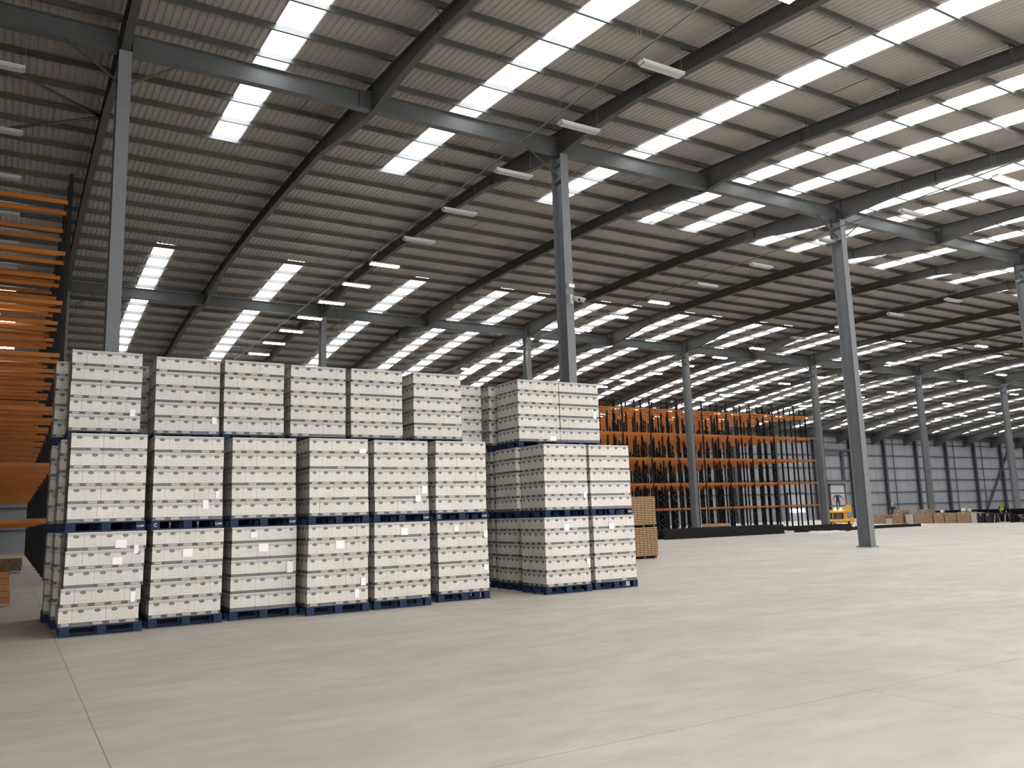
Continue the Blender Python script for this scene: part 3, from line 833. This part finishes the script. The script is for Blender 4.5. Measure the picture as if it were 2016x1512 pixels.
o = put('steel_barrier', MB().bar((0, 0, .55), (1.2, .1, .12), .18, .10).bar((0, 0, 0), (0, 0, .6), .08, .08).bar((1.2, .1, 0), (1.2, .1, .2), .08, .08).mesh('steel_barrier', 'red'), None, (62.6, 50.9, 0), rzm)
tag(o, 'red sloping steel barrier at the right end of the far racking', 'barrier')

# crumpled plastic on the floor
def crumple(w_, d_, h_, seed):
    rnd = random.Random(seed); n, k = 14, 9; m = MB()
    for i in range(n+1):
        for j in range(k+1):
            e = min(i, n-i, j, k-j)
            m.v.append((w_*(i/n-.5)+rnd.uniform(-.03, .03), d_*(j/k-.5)+rnd.uniform(-.03, .03), .004 + (rnd.random()*h_ if e > 0 else 0)))
    for i in range(n):
        for j in range(k):
            q = i*(k+1)+j; m.face([q, q+k+1, q+k+2, q+1], 0, None, True)
    return m.mesh('plastic_sheet', 'plastic')
o = put('plastic_sheet', crumple(2.6, 1.3, .16, 3), None, (45.4, 36.6, 0), rad(-20)); tag(o, 'crumpled clear plastic sheet on the floor left of the free-standing column', 'plastic sheet')
o = put('steel_strip', MB().box(-.9, .9, -.25, .25, 0, .07).mesh('steel_strip', 'black'), None, (48.4, 38.0, 0)); tag(o, 'flat black steel offcut on the floor beside the plastic sheet', 'offcut')

# ------------------------------------------------------------------ people
def person(loc, rz, label, joints, top, legs, sc=1.0, vest=None, hat=None):
    """JOINTS: name -> position; one skinned body, clothing as children"""
    J = joints
    root = thing('person', label, 'person', loc, rz); root.scale = (sc, sc, sc)
    names, V, R = {}, [], []
    def add(n, p, r): names[n] = len(V); V.append(p); R.append(r)
    add('pelvis', J['pelvis'], (.15, .11))
    add('waist', J['waist'], (.145, .105)); add('chest', J['chest'], (.17, .12)); add('collar', J['collar'], (.12, .09))
    add('neck', J['neck'], (.055, .055)); add('chin', J['chin'], (.07, .08)); add('crown', J['crown'], (.075, .088))
    E = [('pelvis', 'waist'), ('waist', 'chest'), ('chest', 'collar'), ('collar', 'neck'), ('neck', 'chin'), ('chin', 'crown')]
    for s in 'LR':
        for n, r in (('sho', (.062, .062)), ('elb', (.042, .042)), ('wri', (.028, .032)), ('palm', (.040, .022)), ('hip', (.09, .09)), ('kne', (.062, .062)), ('ank', (.042, .042)), ('toe', (.045, .032))):
            add(n+s, J[n+s], r)
        E += [('collar', 'sho'+s), ('sho'+s, 'elb'+s), ('elb'+s, 'wri'+s), ('wri'+s, 'palm'+s), ('pelvis', 'hip'+s), ('hip'+s, 'kne'+s), ('kne'+s, 'ank'+s), ('ank'+s, 'toe'+s)]
        pv, wv = Vector(J['palm'+s]), Vector(J['wri'+s]); d = (pv-wv).normalized(); sd = d.cross(Vector((0, 1, 0))).normalized()
        cu = Vector((0, -1, 0))
        for q in range(4):
            off = sd*(.030*(q-1.5)/1.5); ln = [.052, .066, .060, .044][q]
            a = pv + off + d*.035; b = a + d*ln*.6 + cu*.008; c = b + d*ln*.4 + cu*.022
            add('f%d%sa' % (q, s), tuple(a), (.010, .010)); add('f%d%sb' % (q, s), tuple(b), (.009, .009)); add('f%d%sc' % (q, s), tuple(c), (.008, .008))
            E += [('palm'+s, 'f%d%sa' % (q, s)), ('f%d%sa' % (q, s), 'f%d%sb' % (q, s)), ('f%d%sb' % (q, s), 'f%d%sc' % (q, s))]
        a = wv.lerp(pv, .5) + sd*.04 + cu*.01; b = a + d*.035 + sd*.018
        add('t%sa' % s, tuple(a), (.011, .011)); add('t%sb' % s, tuple(b), (.010, .010))
        E += [('wri'+s, 't%sa' % s), ('t%sa' % s, 't%sb' % s)]
    me = bpy.data.meshes.new('body'); me.from_pydata(V, [(names[a], names[b]) for a, b in E], [])
    o = bpy.data.objects.new('body', me); COL.objects.link(o)
    o.modifiers.new('skin', 'SKIN'); sub = o.modifiers.new('sub', 'SUBSURF'); sub.levels = 2; sub.render_levels = 2
    sk = me.skin_vertices[0].data
    for i, r in enumerate(R): sk[i].radius = r
    sk[0].use_root = True
    dg = bpy.context.evaluated_depsgraph_get(); dg.update()
    m2 = bpy.data.meshes.new_from_object(o.evaluated_get(dg))
    o.modifiers.clear(); o.data = m2; bpy.data.meshes.remove(me); o.parent = root
    m2.materials.clear()
    for k in ('skin', top, legs, 'shoe'): m2.materials.append(MT[k])
    zc = J['pelvis'][2]; zn = J['neck'][2]-.02
    wl, wr = Vector(J['wriL']), Vector(J['wriR'])
    for p in m2.polygons:
        c = p.center; p.use_smooth = True
        hand = min((c-wl).length, (c-Vector(J['palmL'])).length, (c-wr).length, (c-Vector(J['palmR'])).length) < .055 or min((c-Vector(J['palmL'])).length, (c-Vector(J['palmR'])).length) < .13
        arm = min((c-Vector(J['elbL'])).length, (c-Vector(J['elbR'])).length, (c-wl).length, (c-wr).length) < .22
        head = (c-Vector(J['chin'])).length < .17 or (c-Vector(J['crown'])).length < .16 or (c-Vector(J['neck'])).length < .05
        if hand or head: p.material_index = 0
        elif c.z > zc+.02 or arm: p.material_index = 1
        elif c.z < .11: p.material_index = 3
        else: p.material_index = 2
    ch, cr = Vector(J['chin']), Vector(J['crown']); hc = ch.lerp(cr, .55)
    hm = MB()
    for ring in range(5):
        ph = math.pi/2*ring/4.6
        for k in range(12):
            a = 2*math.pi*k/12
            hm.v.append((hc.x + .088*math.cos(ph)*math.cos(a), hc.y + .012 + .102*math.cos(ph)*math.sin(a), hc.z + .02 + .115*math.sin(ph)))
    for r_ in range(4):
        for k in range(12): hm.face([r_*12+k, r_*12+(k+1) % 12, r_*12+12+(k+1) % 12, r_*12+12+k], 0, None, True)
    hm.face([48+k for k in range(12)], 0, None, True)
    if hat: hm.tube([(hc.x, hc.y-.02, hc.z+.02), (hc.x, hc.y-.02, hc.z+.035)], .125, 14)
    put('hard_hat' if hat else 'hair', hm.mesh('hair', hat or 'hair'), root)
    fc = MB()
    for sx in (-.03, .03): fc.tube([(hc.x+sx, hc.y-.082, hc.z), (hc.x+sx, hc.y-.092, hc.z)], [.011, .006], 6, 1)
    fc.tube([(hc.x, hc.y-.08, hc.z+.005), (hc.x, hc.y-.112, hc.z-.035), (hc.x, hc.y-.085, hc.z-.042)], [.008, .015, .008], 6, 0)
    fc.tube([(hc.x-.024, hc.y-.085, hc.z-.07), (hc.x, hc.y-.093, hc.z-.071), (hc.x+.024, hc.y-.085, hc.z-.07)], .006, 5, 2)
    for sx in (-1, 1): fc.tube([(hc.x+sx*.083, hc.y+.01, hc.z-.03), (hc.x+sx*.095, hc.y+.015, hc.z), (hc.x+sx*.086, hc.y+.01, hc.z+.03)], [.01, .02, .01], 6, 0)
    put('face', fc.mesh('face', ['skin', 'dark', 'red']), root)
    if vest:
        vm = MB(); secs = []
        for f_, (a, b, rx, ry) in enumerate((('pelvis', 'waist', .19, .15), ('waist', 'waist', .185, .145), ('waist', 'chest', .20, .155), ('chest', 'chest', .205, .155), ('collar', 'collar', .15, .115))):
            c = Vector(J[a]).lerp(Vector(J[b]), .5); secs.append([(c.x + rx*math.cos(2*math.pi*k/16), c.y + ry*math.sin(2*math.pi*k/16), c.z) for k in range(16)])
        vm.loft(secs, 0, True, False)
        put('vest', vm.mesh('vest', vest), root)
        tp = MB(); c = Vector(J['waist'])
        tp.loft([[(c.x + .192*math.cos(2*math.pi*k/16), c.y + .152*math.sin(2*math.pi*k/16), c.z+dz) for k in range(16)] for dz in (0, .05)], 0, True, False)
        put('reflective_band', tp.mesh('reflective_band', 'tape'), root)
    return root
STAND = dict(pelvis=(0, 0, .95), waist=(0, .01, 1.08), chest=(0, .01, 1.27), collar=(0, .015, 1.42), neck=(0, .005, 1.49), chin=(0, -.02, 1.57), crown=(0, -.01, 1.67),
    shoL=(.19, .01, 1.40), elbL=(.30, .03, 1.16), wriL=(.30, -.14, .98), palmL=(.29, -.20, .93), shoR=(-.19, .01, 1.40), elbR=(-.30, .03, 1.16), wriR=(-.30, -.14, .98), palmR=(-.29, -.20, .93),
    hipL=(.10, 0, .88), kneL=(.12, -.02, .50), ankL=(.13, .01, .09), toeL=(.15, -.14, .045), hipR=(-.10, 0, .88), kneR=(-.12, -.02, .50), ankR=(-.13, .01, .09), toeR=(-.15, -.14, .045))
W1 = dict(STAND); W1.update(elbL=(.37, -.02, 1.22), wriL=(.50, -.17, 1.16), palmL=(.55, -.22, 1.15), elbR=(-.36, .02, 1.20), wriR=(-.42, -.12, 1.02), palmR=(-.43, -.18, .98))
person((67.55, 52.86, 1.325), rzm, 'person in navy clothes standing on the yellow lift truck platform', W1, 'navy', 'navy', .97)
W2 = dict(STAND); W2.update(waist=(0, -.03, 1.07), chest=(0, -.12, 1.22), collar=(0, -.21, 1.33), neck=(0, -.26, 1.39), chin=(0, -.32, 1.45), crown=(0, -.33, 1.55),
    shoL=(.19, -.20, 1.31), elbL=(.27, -.30, 1.07), wriL=(.22, -.48, .92), palmL=(.20, -.53, .88), shoR=(-.19, -.20, 1.31), elbR=(-.27, -.30, 1.07), wriR=(-.22, -.48, .92), palmR=(-.20, -.53, .88))
person((70.25, 39.12, 0), rzm+rad(10), 'person in a bright yellow-green vest leaning forward among black frames', W2, 'dark', 'dark', .94, vest='hiv')
person((74.1, 51.7, 0), rzm, 'person in black clothes and pale hard hat behind the brown boxes', STAND, 'dark', 'dark', 1.03, hat='white')
